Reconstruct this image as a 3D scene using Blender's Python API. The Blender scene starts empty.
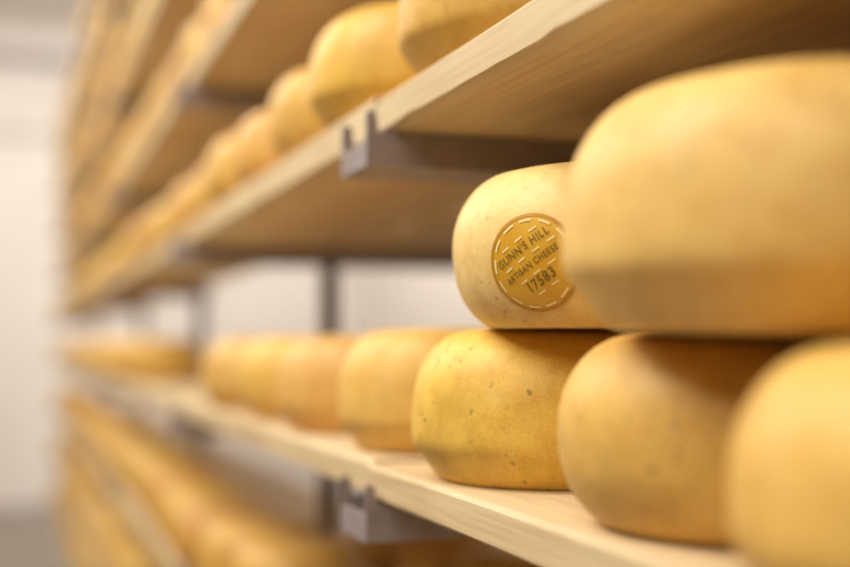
import bpy, bmesh, math, random
from mathutils import Vector, noise

random.seed(7)
COL = bpy.context.scene.collection
CZ = 1.30                      # height of the camera above the floor; rack heights below are given relative to it

# ------------------------------------------------------------------ camera
F_PX = 1180.6                  # 50 mm on a 36 mm sensor, in pixels of the 850 wide frame
YAW = math.atan(415 / 1180.6)
PITCH = math.atan(61.5 / 1180.6)
cam_d = bpy.data.cameras.new('camera')
cam = bpy.data.objects.new('camera', cam_d)
COL.objects.link(cam)
cam_d.lens = 50
cam_d.sensor_width = 36
cam_d.clip_start = 0.02
cam.location = (0, 0, CZ)
cam.rotation_euler = (math.pi / 2 + PITCH, 0, -YAW)
cam_d.dof.use_dof = True
cam_d.dof.focus_distance = 0.70
cam_d.dof.aperture_fstop = 2.0
cam_d.dof.aperture_blades = 0
bpy.context.scene.camera = cam
CT, ST = math.cos(YAW), math.sin(YAW)

def dxy(d, X):
    """Y of a point at depth d from the camera and X into the rack"""
    return (d - ST * X) / CT

def pix(x, y, z):
    d = y * CT + x * ST
    if d < 0.05:
        return None
    l = x * CT - y * ST
    h = z * math.cos(PITCH) - d * math.sin(PITCH)
    dd = d * math.cos(PITCH) + z * math.sin(PITCH)
    return 425 + F_PX * l / dd, 283.5 - F_PX * h / dd

# ------------------------------------------------------------------ materials
def srgb(r, g, b):
    f = lambda c: (c / 12.92 if c <= 0.04045 else ((c + 0.055) / 1.055) ** 2.4)
    return tuple(f(v / 255) for v in (r, g, b)) + (1,)

class NT:
    def __init__(self, name):
        self.m = bpy.data.materials.new(name)
        self.m.use_nodes = True
        self.t = self.m.node_tree
        self.b = self.t.nodes['Principled BSDF']
    def n(self, typ, **kw):
        nd = self.t.nodes.new(typ)
        for k, v in kw.items():
            if k.startswith('i_'):
                key = k[2:]
                nd.inputs[int(key) if key.isdigit() else key].default_value = v
            else:
                setattr(nd, k, v)
        return nd
    def l(self, a, b):
        self.t.links.new(a, b)
    def coords(self, scale):
        tc = self.n('ShaderNodeTexCoord'); oi = self.n('ShaderNodeObjectInfo')
        mu = self.n('ShaderNodeMath', operation='MULTIPLY', i_1=37.0)
        self.l(oi.outputs['Random'], mu.inputs[0])
        ad = self.n('ShaderNodeVectorMath', operation='ADD')
        self.l(tc.outputs['Object'], ad.inputs[0]); self.l(mu.outputs[0], ad.inputs[1])
        mp = self.n('ShaderNodeMapping'); mp.inputs['Scale'].default_value = scale
        self.l(ad.outputs[0], mp.inputs['Vector'])
        return mp.outputs[0], oi
    def noise(self, vec, scale, detail=3, rough=0.55):
        nd = self.n('ShaderNodeTexNoise'); nd.inputs['Scale'].default_value = scale
        nd.inputs['Detail'].default_value = detail; nd.inputs['Roughness'].default_value = rough
        if vec is not None: self.l(vec, nd.inputs['Vector'])
        return nd.outputs['Fac']
    def ramp(self, fac, stops):
        nd = self.n('ShaderNodeValToRGB')
        while len(nd.color_ramp.elements) < len(stops): nd.color_ramp.elements.new(0.5)
        for e, (p, c) in zip(nd.color_ramp.elements, stops):
            e.position = p; e.color = c
        self.l(fac, nd.inputs[0])
        return nd.outputs['Color']
    def mix(self, mode, fac, a, b):
        nd = self.n('ShaderNodeMix', data_type='RGBA', blend_type=mode)
        for sock, v in ((nd.inputs[0], fac), (nd.inputs[6], a), (nd.inputs[7], b)):
            if hasattr(v, 'is_output'): self.l(v, sock)
            else: sock.default_value = v
        return nd.outputs[2]
    def bump(self, h, strength, dist=0.002):
        nd = self.n('ShaderNodeBump'); nd.inputs['Strength'].default_value = strength
        nd.inputs['Distance'].default_value = dist
        self.l(h, nd.inputs['Height']); self.l(nd.outputs[0], self.b.inputs['Normal'])

def cheese_mat(name, speck_lo, speck_hi, fine=0.5):
    k = NT(name)
    v, oi = k.coords((1, 1, 1))
    g = lambda x: (x, x, x, 1)
    c = oi.outputs['Color']
    big = k.ramp(k.noise(v, 14, 4, 0.6), [(0.28, srgb(206, 192, 168)), (0.5, g(1.0)), (0.75, srgb(255, 250, 232))])
    c = k.mix('MULTIPLY', 0.4, c, big)
    mid = k.ramp(k.noise(v, 60, 4, 0.65), [(0.3, srgb(212, 182, 120)), (0.55, g(1.0))])
    c = k.mix('MULTIPLY', 0.35, c, mid)
    fn = k.noise(v, 520, 2, 0.5)
    c = k.mix('MULTIPLY', 0.18 * fine * 2, c, k.ramp(fn, [(0.3, g(0.62)), (0.62, g(1.0))]))
    # pale bloom of the rind
    bl = k.ramp(k.noise(v, 34, 5, 0.7), [(0.55, g(0)), (0.75, g(1))])
    c = k.mix('MIX', k.mix('MULTIPLY', 1.0, bl, g(0.25)), c, srgb(240, 216, 160))
    # dark specks, gathered in patches
    vo = k.n('ShaderNodeTexVoronoi'); vo.inputs['Scale'].default_value = 120
    nz = k.n('ShaderNodeTexNoise'); nz.inputs['Scale'].default_value = 45; k.l(v, nz.inputs['Vector'])
    sc_ = k.n('ShaderNodeVectorMath', operation='SCALE'); sc_.inputs['Scale'].default_value = 0.02; k.l(nz.outputs['Color'], sc_.inputs[0])
    av = k.n('ShaderNodeVectorMath', operation='ADD'); k.l(v, av.inputs[0]); k.l(sc_.outputs[0], av.inputs[1])
    k.l(av.outputs[0], vo.inputs['Vector'])
    sp = k.ramp(vo.outputs['Distance'], [(0.12, g(1)), (0.25, g(0))])
    pick = k.ramp(vo.outputs['Color'], [(0.5, g(0)), (0.54, g(1))])
    patch = k.ramp(k.noise(v, 17, 3, 0.6), [(speck_lo, g(0)), (speck_hi, g(1))])
    m = k.mix('MULTIPLY', 1.0, k.mix('MULTIPLY', 1.0, sp, pick), patch)
    c = k.mix('MIX', k.mix('MULTIPLY', 1.0, m, g(0.75)), c, srgb(104, 76, 44))
    k.l(c, k.b.inputs['Base Color'])
    k.b.inputs['Roughness'].default_value = 0.48
    k.b.inputs['Specular IOR Level'].default_value = 0.35
    k.bump(k.mix('ADD', 0.5, k.noise(v, 160, 3, 0.6), fn), 0.22, 0.0012)
    return k.m

def wood_mat(name, tint_a, tint_b, tint_c):
    k = NT(name)
    v, oi = k.coords((26, 1.6, 26))
    n1 = k.noise(v, 1.6, 6, 0.62)
    c = k.ramp(n1, [(0.2, tint_a), (0.5, tint_b), (0.8, tint_c)])
    v2, _ = k.coords((160, 5, 160))
    n2 = k.noise(v2, 1.4, 3, 0.6)
    c = k.mix('MULTIPLY', 0.22, c, k.ramp(n2, [(0.34, srgb(168, 128, 82)), (0.58, (1, 1, 1, 1))]))
    v3, _ = k.coords((3, 1.2, 3))
    c = k.mix('MULTIPLY', 0.35, c, k.ramp(k.noise(v3, 2.5, 3), [(0.35, srgb(205, 170, 120)), (0.6, (1, 1, 1, 1))]))
    k.l(c, k.b.inputs['Base Color'])
    k.b.inputs['Roughness'].default_value = 0.62
    k.bump(n2, 0.18, 0.0015)
    return k.m

def plain_mat(name, a, b, scale, rough, metal=0.0, bump=0.0):
    k = NT(name)
    v, _ = k.coords((1, 1, 1))
    n = k.noise(v, scale, 4, 0.6)
    k.l(k.ramp(n, [(0.3, a), (0.7, b)]), k.b.inputs['Base Color'])
    k.b.inputs['Roughness'].default_value = rough
    k.b.inputs['Metallic'].default_value = metal
    if bump: k.bump(n, bump, 0.002)
    return k.m

M_CHEESE = cheese_mat('cheese_rind', 0.56, 0.74)
M_SPECK = cheese_mat('speckled_cheese_rind', 0.38, 0.52, 0.8)
M_WOOD = wood_mat('pine_board', srgb(206, 182, 138), srgb(220, 198, 156), srgb(232, 212, 174))
M_STEEL = plain_mat('galvanised_steel', srgb(138, 126, 125), srgb(160, 147, 145), 60, 0.5, 0.1, 0.05)
M_POST = plain_mat('grey_post_steel', srgb(112, 96, 82), srgb(132, 114, 98), 40, 0.55, 0.2)
M_WALL = plain_mat('white_wall_paint', srgb(232, 226, 220), srgb(240, 235, 230), 3, 0.8, 0, 0.03)
M_DIM = plain_mat('dim_tan_low_bounce', srgb(116, 96, 72), srgb(132, 110, 84), 3, 0.85)  # unseen walls browned to cut bounced fill, as an opposite rack would
M_TRIM = plain_mat('grey_trim_paint', srgb(168, 160, 156), srgb(180, 172, 168), 6, 0.7)
M_FLOOR = plain_mat('concrete_floor', srgb(150, 139, 128), srgb(168, 157, 146), 5, 0.6, 0, 0.1)
M_CEIL = plain_mat('ceiling_paint', srgb(222, 214, 206), srgb(230, 224, 216), 3, 0.85)
M_AMBER = plain_mat('amber_label', srgb(214, 162, 42), srgb(226, 178, 60), 45, 0.38)
M_RING = plain_mat('label_rim', srgb(190, 132, 38), srgb(202, 146, 50), 45, 0.4)
M_DASH = plain_mat('label_cream_print', srgb(246, 222, 150), srgb(250, 230, 164), 45, 0.45)
M_INK = plain_mat('label_dark_print', srgb(116, 88, 32), srgb(150, 116, 44), 300, 0.5)

# ------------------------------------------------------------------ helpers
def mesh_obj(name, bm, mat, parent=None, smooth=False, loc=None):
    me = bpy.data.meshes.new(name)
    bm.normal_update()
    bm.to_mesh(me); bm.free()
    for p in me.polygons: p.use_smooth = smooth
    me.materials.append(mat)
    o = bpy.data.objects.new(name, me)
    COL.objects.link(o)
    if parent is not None: o.parent = parent
    if loc is not None: o.location = loc
    return o

def tag(o, label=None, cat=None, group=None, kind=None):
    if label: o['label'] = label
    if cat: o['category'] = cat
    if group: o['group'] = group
    if kind: o['kind'] = kind
    return o

def add_box(bm, x0, x1, y0, y1, z0, z1):
    vs = [bm.verts.new((x, y, z)) for z in (z0, z1) for (x, y) in ((x0, y0), (x1, y0), (x1, y1), (x0, y1))]
    for f in ((3, 2, 1, 0), (4, 5, 6, 7), (0, 1, 5, 4), (1, 2, 6, 5), (2, 3, 7, 6), (3, 0, 4, 7)):
        bm.faces.new([vs[i] for i in f])

def bevel_all(bm, w, seg=2):
    bmesh.ops.bevel(bm, geom=bm.edges[:], offset=w, segments=seg, affect='EDGES', profile=0.6)

# ------------------------------------------------------------------ room
def struct(name, x0, x1, y0, y1, z0, z1, mat):
    bm = bmesh.new(); add_box(bm, x0, x1, y0, y1, z0, z1)
    return tag(mesh_obj(name, bm, mat), kind='structure')

XL, XR, YN, YF, HT = -1.9, 2.6, -2.6, 9.3, 3.72
struct('floor', XL - .1, XR + .1, YN, YF + .1, -0.1, 0, M_FLOOR)
struct('ceiling', XL - .1, XR + .1, YN, YF + .1, HT, HT + .1, M_CEIL)
struct('wall_end', XL - .1, XR + .1, YF, YF + .1, 0, HT, M_WALL)
struct('wall_right', XR, XR + .1, YN, YF, 0, HT, M_WALL)
struct('wall_left', XL - .1, XL, YN, YF, 0, HT, M_DIM)
struct('wall_near', XL - .1, XR + .1, YN - .1, YN, 0, HT, M_DIM)
struct('baseboard_end', XL, XR, YF - .02, YF, 0, 0.12, M_TRIM)
struct('trim_1', XL, XR, YF - .05, YF, 3.40, 3.50, M_TRIM)
struct('trim_2', XL, XR, YF - .012, YF, 2.86, 2.90, M_TRIM)

# ------------------------------------------------------------------ the steel rack
BR = [0.885, 1.97, 3.42, 5.0, 7.85]            # where the bracket pairs and their posts stand along the rack
# heights of the board undersides, relative to the camera
LV = {'u4': 0.965, 'u3': 0.695, 'u2': 0.425, 'u1': 0.163, 'l0': -0.119, 'l1': -0.405, 'l2': -0.685, 'l3': -0.965, 'u5': 1.235}
TH = {'u1': 0.030, 'l0': 0.027}
FRONT = {'u1': 0.270, 'l0': 0.2635, 'u2': 0.270}
XB = 0.5015                                      # back edge of the front boards
POSTX = 0.518

rack = bpy.data.objects.new('storage_rack', None)
COL.objects.link(rack)
rack.location = (POSTX, 3.6, 0)
tag(rack, 'long grey steel rack of square posts and hooked channel brackets under the boards', 'rack')

def part(name, bm, mat, parent):
    o = mesh_obj(name, bm, mat)
    o.parent = parent
    # built in world coordinates, the parent is only translated
    p = parent
    off = Vector((0, 0, 0))
    while p is not None:
        off += p.location; p = p.parent
    o.location = -off
    return o

for y in BR:
    bm = bmesh.new()
    add_box(bm, POSTX - .014, POSTX + .014, y - .014, y + .014, 0.006, 2.75)
    bevel_all(bm, 0.002)
    add_box(bm, POSTX - .04, POSTX + .04, y - .04, y + .04, 0, 0.006)
    part('upright_post', bm, M_POST, rack)

def bracket(y, zb, X1):
    """U channel under the joint of two boards: base, two flanges whose front ends stand up as hooks, a low front plate"""
    z0 = CZ + zb - 0.028
    z1 = CZ + zb - 0.0007
    X0 = 0.252
    hw = 0.036
    bm = bmesh.new()
    add_box(bm, X0 + .001, X1, y - hw + .004, y + hw - .004, z0, z0 + .004)
    add_box(bm, X0, X0 + .004, y - hw + .004, y + hw - .004, z0, z0 + .020)
    arm = part('shelf_bracket', bm, M_STEEL, rack)
    for s in (-1, 1):
        b2 = bmesh.new()
        ya, yb = (y - hw, y - hw + .004) if s < 0 else (y + hw - .004, y + hw)
        prof = [(X0, z0), (X1, z0), (X1, z1), (X0 + .009, z1), (X0 + .007, z1 + .014), (X0 + .001, z1 + .016), (X0, z1 + .012)]
        va = [b2.verts.new((x, ya, z)) for x, z in prof]
        vb = [b2.verts.new((x, yb, z)) for x, z in prof]
        n = len(prof)
        b2.faces.new(va); b2.faces.new(vb[::-1])
        for i in range(n):
            b2.faces.new((va[i], vb[i], vb[(i + 1) % n], va[(i + 1) % n]))
        bmesh.ops.recalc_face_normals(b2, faces=b2.faces[:])
        o = mesh_obj('hooked_flange', b2, M_STEEL)
        o.parent = arm

def seen(x, y, z, r=0.0):
    p = pix(x, y, z)
    if p is None: return False
    d = y * CT + x * ST
    m = F_PX * r / d
    return -m < p[0] < 850 + m and -m < p[1] < 567 + m

for lv, zb in LV.items():
    for y in BR:
        if seen(0.26, y, zb, 0.05):
            bracket(y, zb, 0.815 if lv == 'l1' or (lv in ('u1', 'l0') and y < 2.5) else 0.54)

# ------------------------------------------------------------------ boards
LEVEL = {'u5': 'fifth shelf above the stamped wheel', 'u4': 'fourth shelf above the stamped wheel', 'u3': 'third shelf above the stamped wheel', 'u2': 'second shelf above the stamped wheel',
         'u1': 'first shelf above the stamped wheel', 'l0': 'shelf carrying the stamped wheel', 'l1': 'first shelf below the stamped wheel',
         'l2': 'second shelf below the stamped wheel', 'l3': 'third shelf below the stamped wheel'}
BAYS = ['before the first hooked bracket', 'between first and second brackets', 'between second and third brackets',
        'between third and fourth brackets', 'past the fourth bracket']
EDGES = [-0.45] + BR

def board(x0, x1, y0, y1, z0, z1, label, group, seed, wane=0.0):
    rnd = random.Random(seed)
    bm = bmesh.new()
    L = y1 - y0
    n = max(2, int(L / 0.02)) if wane else max(2, int(L / 0.12))
    b = 0.003
    rings = []
    for i in range(n + 1):
        y = y0 + L * i / n - (y0 + y1) / 2
        wob = 0.0012 * noise.noise(Vector((seed * 3.1, y * 3, 0)))
        w = wane * (0.55 + 0.9 * abs(noise.noise(Vector((seed, y * 11, 4)))) + 0.5 * abs(noise.noise(Vector((seed, y * 45, 9))))) if wane else 0.004
        pr = [(x0 + b + wob, z1), (x0 + wob, z1 - b), (x0 + wob, z0 + w), (x0 + w * 1.8 + wob, z0), (x1 - b, z0), (x1, z0 + b), (x1, z1 - b), (x1 - b, z1)]
        rings.append([bm.verts.new((px - (x0 + x1) / 2, y, pz - z0)) for px, pz in pr])
    m = 8
    for i in range(n):
        for j in range(m):
            bm.faces.new((rings[i][j], rings[i][(j + 1) % m], rings[i + 1][(j + 1) % m], rings[i + 1][j]))
    bm.faces.new(rings[0][::-1]); bm.faces.new(rings[-1])
    bmesh.ops.recalc_face_normals(bm, faces=bm.faces[:])
    o = mesh_obj('shelf_board', bm, M_WOOD, loc=((x0 + x1) / 2, (y0 + y1) / 2, CZ + z0))
    return tag(o, label, 'shelf board', group)

TOP = {}
FR = {}
for li, (lv, zb) in enumerate(LV.items()):
    for k in range(5):
        y0, y1 = EDGES[k] + .0015, EDGES[k + 1] - .0015
        if k == 4: y1 += 0.036
        t = TH.get(lv, 0.036)
        if lv == 'u1' and k > 0: t = 0.034
        if lv == 'l0' and k > 0: t = 0.029
        fr = FRONT.get(lv, 0.268) + (0.0 if k == 0 else random.Random(li * 9 + k).uniform(-0.001, 0.006))
        TOP[lv, k] = zb + t; FR[lv, k] = fr
        vis = any(seen(fr, y0 + (y1 - y0) * q / 12, z) for q in range(13) for z in (zb, zb + t))
        if not (vis or (lv in ('u2', 'l1') and k == 0)): continue
        lab = 'pale pine shelf board ' + BAYS[k] + ', ' + LEVEL[lv]
        board(fr, XB, y0, y1, zb, zb + t, lab, 'pine boards along the ' + LEVEL[lv], li * 10 + k, wane=0.006 if (lv, k) == ('u1', 0) else 0.0)
for k in range(5):
    board(0.556, 0.760, EDGES[k] + .0015, EDGES[k + 1] - .0015, LV['l1'], LV['l1'] + .03,
          'dim rear pine board one level below the stamped wheel, ' + BAYS[k], 'rear boards behind the posts', 210 + k)
for k in (0, 1):
    board(0.5345, 0.812, EDGES[k] + .0015, EDGES[k + 1] - .0015, LV['u1'], LV['u1'] + .03,
          'shaded pine board on the far side of the posts, ' + BAYS[k], 'rear boards behind the posts', 200 + k)

# ------------------------------------------------------------------ cheese wheels
RIDGE = [(0, 0), (.70, 0), (.785, .006), (.84, .045), (.905, .125), (.958, .195), (.985, .235), (.998, .285), (1.0, .38), (.992, .52), (.968, .65), (.92, .77), (.845, .875), (.745, .95), (.63, .985), (.45, .998), (0, 1.0)]
ROUND = [(0, 0), (.66, 0), (.74, .008), (.81, .045), (.885, .12), (.942, .21), (.978, .31), (.996, .43), (1.0, .52), (.99, .62), (.96, .72), (.905, .82), (.82, .91), (.71, .97), (.59, .993), (.4, 1.0), (0, 1.0)]
SLOPE = [(0, 0), (.72, 0), (.80, .008), (.86, .05), (.925, .13), (.97, .205), (.99, .26), (1.0, .33), (.999, .42), (.992, .54), (.968, .66), (.922, .775), (.85, .875), (.75, .95), (.63, .986), (.42, .998), (0, 1.0)]

def dense(profile, R, H, n=7):
    P = [Vector((r * R, z * H)) for r, z in profile]
    out = []
    for i in range(len(P) - 1):
        p0 = P[i - 1] if i else P[i]; p1 = P[i]; p2 = P[i + 1]; p3 = P[i + 2] if i + 2 < len(P) else P[i + 1]
        m1 = (p2 - p0) * 0.5; m2 = (p3 - p1) * 0.5
        lim = (p2 - p1).length
        if m1.length > lim: m1 = m1.normalized() * lim
        if m2.length > lim: m2 = m2.normalized() * lim
        for k in range(n):
            t = k / n
            h = (2 * t**3 - 3 * t**2 + 1) * p1 + (t**3 - 2 * t**2 + t) * m1 + (-2 * t**3 + 3 * t**2) * p2 + (t**3 - t**2) * m2
            out.append((max(h.x, 0), min(max(h.y, 0), H)))
    out.append((P[-1].x, P[-1].y))
    return out

def lump(a, z, H, seed):
    return 1 + 0.008 * noise.noise(Vector((math.cos(a) * 1.1 + seed * 5, math.sin(a) * 1.1, z / H * 0.9))) \
             + 0.003 * noise.noise(Vector((math.cos(a) * 4 + seed * 9, math.sin(a) * 4, z / H * 3)))

def lumpz(a, r, z, R, H, seed):
    w = max(0.0, (z / H - 0.6) / 0.4)
    return z + w * H * 0.02 * noise.noise(Vector((math.cos(a) * r / R * 1.2 + seed, math.sin(a) * r / R * 1.2, seed * 2)))

def cheese_mesh(profile, R, H, seed, seg=96, n=5):
    bm = bmesh.new()
    pr = dense(profile, R, H, n)
    rings = []
    for r, z in pr:
        if r < 1e-6:
            rings.append([bm.verts.new((0, 0, lumpz(0, 0, z, R, H, seed)))])
        else:
            rg = []
            for i in range(seg):
                a = 2 * math.pi * i / seg
                rr = r * lump(a, z, H, seed)
                rg.append(bm.verts.new((rr * math.cos(a), rr * math.sin(a), lumpz(a, r, z, R, H, seed))))
            rings.append(rg)
    for p, q in zip(rings, rings[1:]):
        for i in range(seg):
            j = (i + 1) % seg
            if len(p) == 1: bm.faces.new((p[0], q[j], q[i]))
            elif len(q) == 1: bm.faces.new((p[i], p[j], q[0]))
            else: bm.faces.new((p[i], p[j], q[j], q[i]))
    bmesh.ops.recalc_face_normals(bm, faces=bm.faces[:])
    return bm

def lin(r, g, b): return srgb(r, g, b)

def hero(x, y, z, R, H, profile, color, label, seed, mat=M_CHEESE, group=None, rot=(0, 0, 0)):
    o = mesh_obj('cheese_wheel', cheese_mesh(profile, R, H, seed), mat, smooth=True, loc=(x, y, CZ + z))
    o.rotation_euler = rot
    o.color = color
    return tag(o, label, 'cheese', group)

Z0 = LV['l0'] + TH['l0']
Z1 = LV['l0'] + 0.029
C_PALE, C_GOLD, C_YEL, C_ORG = lin(246, 212, 138), lin(230, 186, 98), lin(240, 198, 90), lin(228, 178, 98)
GS = 'wheels stacked at the near end of the shelf'
# bottom layer, near to far
c4 = hero(.327, dxy(.405, .327), Z0, .098, .0925, SLOPE, C_GOLD, 'blurred golden cheese wheel cut off by the bottom right corner', 4, M_CHEESE, GS)
c3 = hero(.356, dxy(.603, .356), Z0, .0975, .097, ROUND, C_GOLD, 'golden cheese wheel on the board, under the big blurred wheel', 3, M_SPECK, GS)
c2 = hero(.357, dxy(.826, .357), Z0, .0975, .1025, RIDGE, C_YEL, 'bright yellow speckled cheese wheel on the board, directly under the stamped wheel', 2, M_SPECK, GS)
# upper layer
LX, LY = .365, dxy(.772, .365)
R_L, H_L, S_L = .0975, .102, 11
ZL = Z0 + .1025
cl = hero(LX, LY, ZL, R_L, H_L, ROUND, C_PALE, 'pale cream cheese wheel with a round amber printed stamp on its side', S_L, M_CHEESE, GS)
cb = hero(.346, dxy(.538, .346), Z0 + .0978, .115, .1115, RIDGE, lin(240, 200, 118), 'largest blurred pale cheese wheel, stacked in front of the stamped wheel', 6, M_CHEESE, GS, (math.radians(1.2), 0, 0))

# ---- the round printed label on the stamped wheel
def surf_map(profile, R, H, seed, phi0, z0):
    pr = [p for p in dense(profile, R, H, 12)]
    s = [0.0]
    for a, b in zip(pr, pr[1:]): s.append(s[-1] + math.hypot(b[0] - a[0], b[1] - a[1]))
    def at_s(q):
        for i in range(len(s) - 1):
            if s[i] <= q <= s[i + 1] and s[i + 1] > s[i]:
                t = (q - s[i]) / (s[i + 1] - s[i])
                r = pr[i][0] + t * (pr[i + 1][0] - pr[i][0]); z = pr[i][1] + t * (pr[i + 1][1] - pr[i][1])
                dx, dz = pr[i + 1][0] - pr[i][0], pr[i + 1][1] - pr[i][1]
                l = math.hypot(dx, dz)
                return r, z, dz / l, -dx / l
        return pr[-1][0], pr[-1][1], 0, 1
    s0 = next(s[i] for i in range(len(pr)) if pr[i][1] >= z0 and pr[i][0] > R * .5)
    def f(u, v, off):
        r, z, nr, nz = at_s(s0 + v)
        a = phi0 + u / R
        rr = r * lump(a, z, H, seed) + nr * off
        return Vector((rr * math.cos(a), rr * math.sin(a), lumpz(a, r, z, R, H, seed) + nz * off))
    return f

view = math.atan2(-LY, -LX)
SM = surf_map(ROUND, R_L, H_L, S_L, view - math.radians(25.0), 0.0365)
RL = 0.0300
TA = math.radians(31)
def disc(r0, r1, off, seg=72, rad=10):
    bm = bmesh.new()
    rings = []
    for k in range(rad + 1):
        r = r0 + (r1 - r0) * k / rad
        rings.append([bm.verts.new(SM(r * math.cos(2 * math.pi * i / seg), r * math.sin(2 * math.pi * i / seg), off)) for i in range(seg)] if r > 1e-6 else [bm.verts.new(SM(0, 0, off))])
    for p, q in zip(rings, rings[1:]):
        for i in range(seg):
            j = (i + 1) % seg
            if len(p) == 1: bm.faces.new((p[0], q[i], q[j]))
            else: bm.faces.new((p[i], q[i], q[j], p[j]))
    return bm
lab = mesh_obj('stamp_label', disc(0, RL, .0005), M_AMBER, cl, True)
lab['label'] = 'round amber printed label'
mesh_obj('label_rim', disc(RL - .0016, RL + .0004, .0007, 72, 2), M_RING, lab, True)

def strip(bm, pts, w, off):
    rows = []
    for i, (u, v) in enumerate(pts):
        a = pts[max(i - 1, 0)]; b = pts[min(i + 1, len(pts) - 1)]
        tx, ty = b[0] - a[0], b[1] - a[1]; l = math.hypot(tx, ty)
        nx, ny = -ty / l * w / 2, tx / l * w / 2
        rows.append((bm.verts.new(SM(u + nx, v + ny, off)), bm.verts.new(SM(u - nx, v - ny, off))))
    for p, q in zip(rows, rows[1:]): bm.faces.new((p[0], p[1], q[1], q[0]))
bm = bmesh.new()
for k in range(13):
    a0 = 2 * math.pi * k / 13 + .1; r = RL - .0036
    strip(bm, [(r * math.cos(a0 + q * .062), r * math.sin(a0 + q * .062)) for q in range(6)], .0014, .0009)
mesh_obj('dashed_border', bm, M_DASH, lab)
def rot2(p, q): return p * math.cos(TA) - q * math.sin(TA), p * math.sin(TA) + q * math.cos(TA)
bm = bmesh.new()
for row, (q, sh) in enumerate(((.0170, .001), (.0057, -.0035), (-.0057, .001), (-.0170, -.004))):
    for k in range(-3, 4):
        p0 = k * .0112 + sh - .0028
        pts = [rot2(p0 + t * .0056 / 4, q) for t in range(5)]
        if all(math.hypot(*c) < RL - .0058 for c in pts): strip(bm, pts, .0011, .0009)
mesh_obj('dashed_lines', bm, M_DASH, lab)

def text_on_label(body, q, size, stretch, name):
    cu = bpy.data.curves.new(name, 'FONT'); cu.body = body; cu.size = size; cu.align_x = 'CENTER'; cu.align_y = 'CENTER'
    cu.offset = size * 0.012; cu.resolution_u = 3; cu.space_character = 1.08
    tmp = bpy.data.objects.new('tmp', cu); COL.objects.link(tmp)
    bpy.context.view_layer.update()
    dg = bpy.context.evaluated_depsgraph_get()
    me = bpy.data.meshes.new_from_object(tmp.evaluated_get(dg))
    bpy.data.objects.remove(tmp); bpy.data.curves.remove(cu)
    b2 = bmesh.new(); b2.from_mesh(me); bpy.data.meshes.remove(me)
    bmesh.ops.triangulate(b2, faces=b2.faces[:])
    for v in b2.verts:
        u, w = rot2(v.co.x * stretch, v.co.y + q)
        v.co = SM(u, w, .0011)
    mesh_obj(name, b2, M_INK, lab)
text_on_label("GUNN'S HILL", .0113, .0071, .92, 'maker_lettering')
text_on_label("ARTISAN CHEESE", 0.0, .0057, .88, 'product_lettering')
text_on_label("17583", -.0110, .0090, .95, 'batch_number_lettering')

# ---- further wheels of the same shelf, one by one
ORD = ['first', 'second', 'third', 'fourth', 'fifth', 'sixth', 'seventh', 'eighth', 'ninth', 'tenth', 'eleventh', 'twelfth', 'thirteenth', 'fourteenth', 'fifteenth', 'sixteenth', 'seventeenth', 'eighteenth']
NB = ['first', 'second', 'third', 'fourth']
rng = random.Random(21)
protos = []
for s in range(6):
    prof = (RIDGE, SLOPE, ROUND)[s % 3]
    o = mesh_obj('cheese_wheel', cheese_mesh(prof, .0985, .103, 40 + s, 64, 3), M_CHEESE, smooth=True)
    protos.append([o, False])
PALETTE = [lin(230, 190, 106), lin(226, 180, 94), lin(234, 198, 122), lin(224, 178, 88), lin(232, 192, 100), lin(226, 174, 92)]

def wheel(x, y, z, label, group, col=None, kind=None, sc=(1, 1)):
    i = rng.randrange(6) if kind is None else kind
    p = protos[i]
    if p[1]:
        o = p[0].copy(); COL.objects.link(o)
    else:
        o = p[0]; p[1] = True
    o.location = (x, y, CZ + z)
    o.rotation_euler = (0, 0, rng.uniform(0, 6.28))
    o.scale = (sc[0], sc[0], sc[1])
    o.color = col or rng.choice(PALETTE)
    if z < -.2 and not col: o.color = [c * f for c, f in zip(o.color, (.84, .8, .74, 1))]  # lower rows darkened in their colour, standing in for light falloff
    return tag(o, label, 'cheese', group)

def bay_of(y):
    k = 0
    while k < 4 and y > EDGES[k + 1]: k += 1
    return k

def fill_row(lv, specials, y_first, step, jx=0.008, sc_lo=.96, sc_hi=1.03):
    group = 'cheese wheels along the ' + LEVEL[lv]
    ys = []
    for sp in specials:
        ys.append(dict(sp))
    y = y_first
    while y < BR[-1] - 0.06:
        k = bay_of(y)
        s = rng.uniform(sc_lo, sc_hi)
        ys.append(dict(x=FR[lv, k] + .013 + .078 + rng.uniform(-.002, jx), y=y, sc=(s, rng.uniform(.95, 1.05))))
        y += step * s + rng.uniform(-.006, .006)
    count = {}
    for w in ys:
        if lv in ('u2', 'u3', 'u4', 'u5', 'l1', 'l2', 'l3') and not seen(w['x'] - .05, w['y'], TOP[lv, 1] + .05, 0.06): continue
        k = bay_of(w['y'])
        n = count.get(k, 0); count[k] = n + 1
        if w.get('label'): label = w['label']
        elif k == 0: label = ORD[n] + ' yellow cheese wheel before the first bracket, ' + LEVEL[lv]
        else: label = ORD[n] + ' cheese wheel past the ' + NB[k - 1] + ' bracket, ' + LEVEL[lv]
        # a wheel that straddles a joint sits on the higher board
        zt = max(TOP[lv, bay_of(w['y'] - .075)], TOP[lv, bay_of(w['y'] + .075)])
        wheel(w['x'], w['y'], zt, label, group, w.get('col'), w.get('kind'), w.get('sc', (1, 1)))

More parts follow.
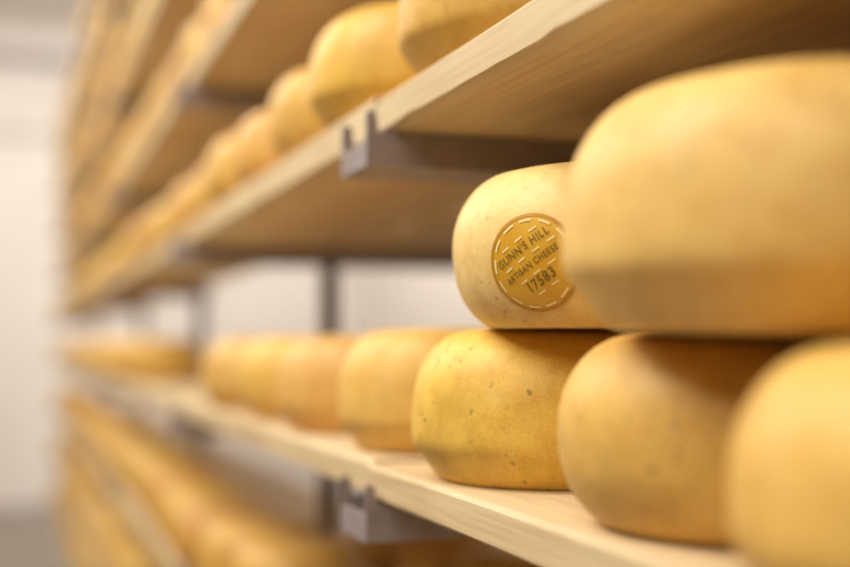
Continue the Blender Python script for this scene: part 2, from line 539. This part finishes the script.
fill_row('l0', [
    dict(x=.367, y=dxy(1.045, .367), sc=(1.0, 1.02), col=lin(232, 188, 100), kind=0, label='pale orange cheese wheel just beyond the bright yellow speckled one'),
    dict(x=.363, y=dxy(1.265, .363), sc=(.99, .97), col=C_ORG, kind=1, label='amber cheese wheel right in front of the dark square post'),
    dict(x=.365, y=dxy(1.49, .365), sc=(1.0, .98), col=lin(234, 190, 98), kind=2, label='pale blurred cheese wheel second beyond the dark square post'),
    dict(x=.364, y=dxy(1.745, .364), sc=(1.02, .98), col=lin(228, 184, 104), kind=3, label='last blurred cheese wheel before the long gap in the stamped wheel row'),
], 2.98, .222)
fill_row('u1', [
    dict(x=.362, y=dxy(.862, .362), sc=(1.02, 1.05), col=lin(226, 180, 88), kind=3, label='yellow cheese wheel cut off by the top edge of the photo'),
    dict(x=.356, y=dxy(1.092, .356), sc=(1.03, 1.03), col=lin(234, 188, 84), kind=0, label='golden cheese wheel above the near hooked bracket, beside the cut off wheel'),
], dxy(1.31, .37), .225)
fill_row('u2', [], 1.60, .226)
fill_row('u3', [], 1.9, .226)
fill_row('u4', [], 2.2, .226)
fill_row('l1', [], 1.10, .232)
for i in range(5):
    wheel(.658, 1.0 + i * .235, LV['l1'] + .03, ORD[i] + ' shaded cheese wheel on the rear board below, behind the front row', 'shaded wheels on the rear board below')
for k in (0, 1):  # boards added to carry the light-blocking wheels
    board(0.556, 0.812, EDGES[k] + .0015, EDGES[k + 1] - .0015, LV['l0'], LV['l0'] + .027, 'added rear pine board behind the stamped wheel, ' + BAYS[k], 'rear boards behind the posts', 230)
for i in range(4):  # wheels added to block light showing through gaps in the near stack
    for q in range(2):
        wheel(.675, .30 + i * .235, Z0 + q * .1185, ORD[i] + (' lower', ' upper')[q] + ' added light blocking cheese wheel on the rear board behind the near stack', 'added light blocking wheels behind the near stack', sc=(1, (1.12, 1)[q]))
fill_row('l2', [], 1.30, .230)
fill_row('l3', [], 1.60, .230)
fill_row('u5', [], 3.0, .228)
for o, used in protos:
    if not used: bpy.data.objects.remove(o)

# ------------------------------------------------------------------ light
def area(name, loc, target, sx, sy, power, col):
    d = bpy.data.lights.new(name, 'AREA'); d.shape = 'RECTANGLE'; d.size = sx; d.size_y = sy
    d.energy = power; d.color = col
    o = bpy.data.objects.new(name, d); COL.objects.link(o)
    o.location = loc
    o.rotation_euler = (Vector(target) - Vector(loc)).to_track_quat('-Z', 'Y').to_euler()
    return o
WARM = (1.0, 0.955, 0.865)
for y, p in ((-0.9, 54), (1.2, 80), (3.9, 72), (6.9, 60)):
    area('aisle_ceiling_lamp', (-1.25, y, 3.32), (0.2, y - .1, 0.9), .45, 1.6, p, WARM)
area('rear_wall_fill', (1.6, 6.3, HT - .08), (1.9, 9.3, 1.2), 1.2, 1.6, 98, (1.0, 0.97, 0.94))  # added fill, brightens the end wall behind the rack
area('end_wall_fill', (-0.9, 7.6, HT - .5), (-0.7, 9.3, 2.6), 1.2, .3, 8, (1.0, 0.97, 0.94))  # added fill, lifts the dull upper part of the end wall

w = bpy.data.worlds.new('world'); bpy.context.scene.world = w
w.use_nodes = True
w.node_tree.nodes['Background'].inputs[0].default_value = (1.0, 0.93, 0.84, 1)
w.node_tree.nodes['Background'].inputs[1].default_value = 0.5

sc = bpy.context.scene
sc.view_settings.view_transform = 'Standard'
sc.view_settings.look = 'None'
sc.view_settings.exposure = -0.10
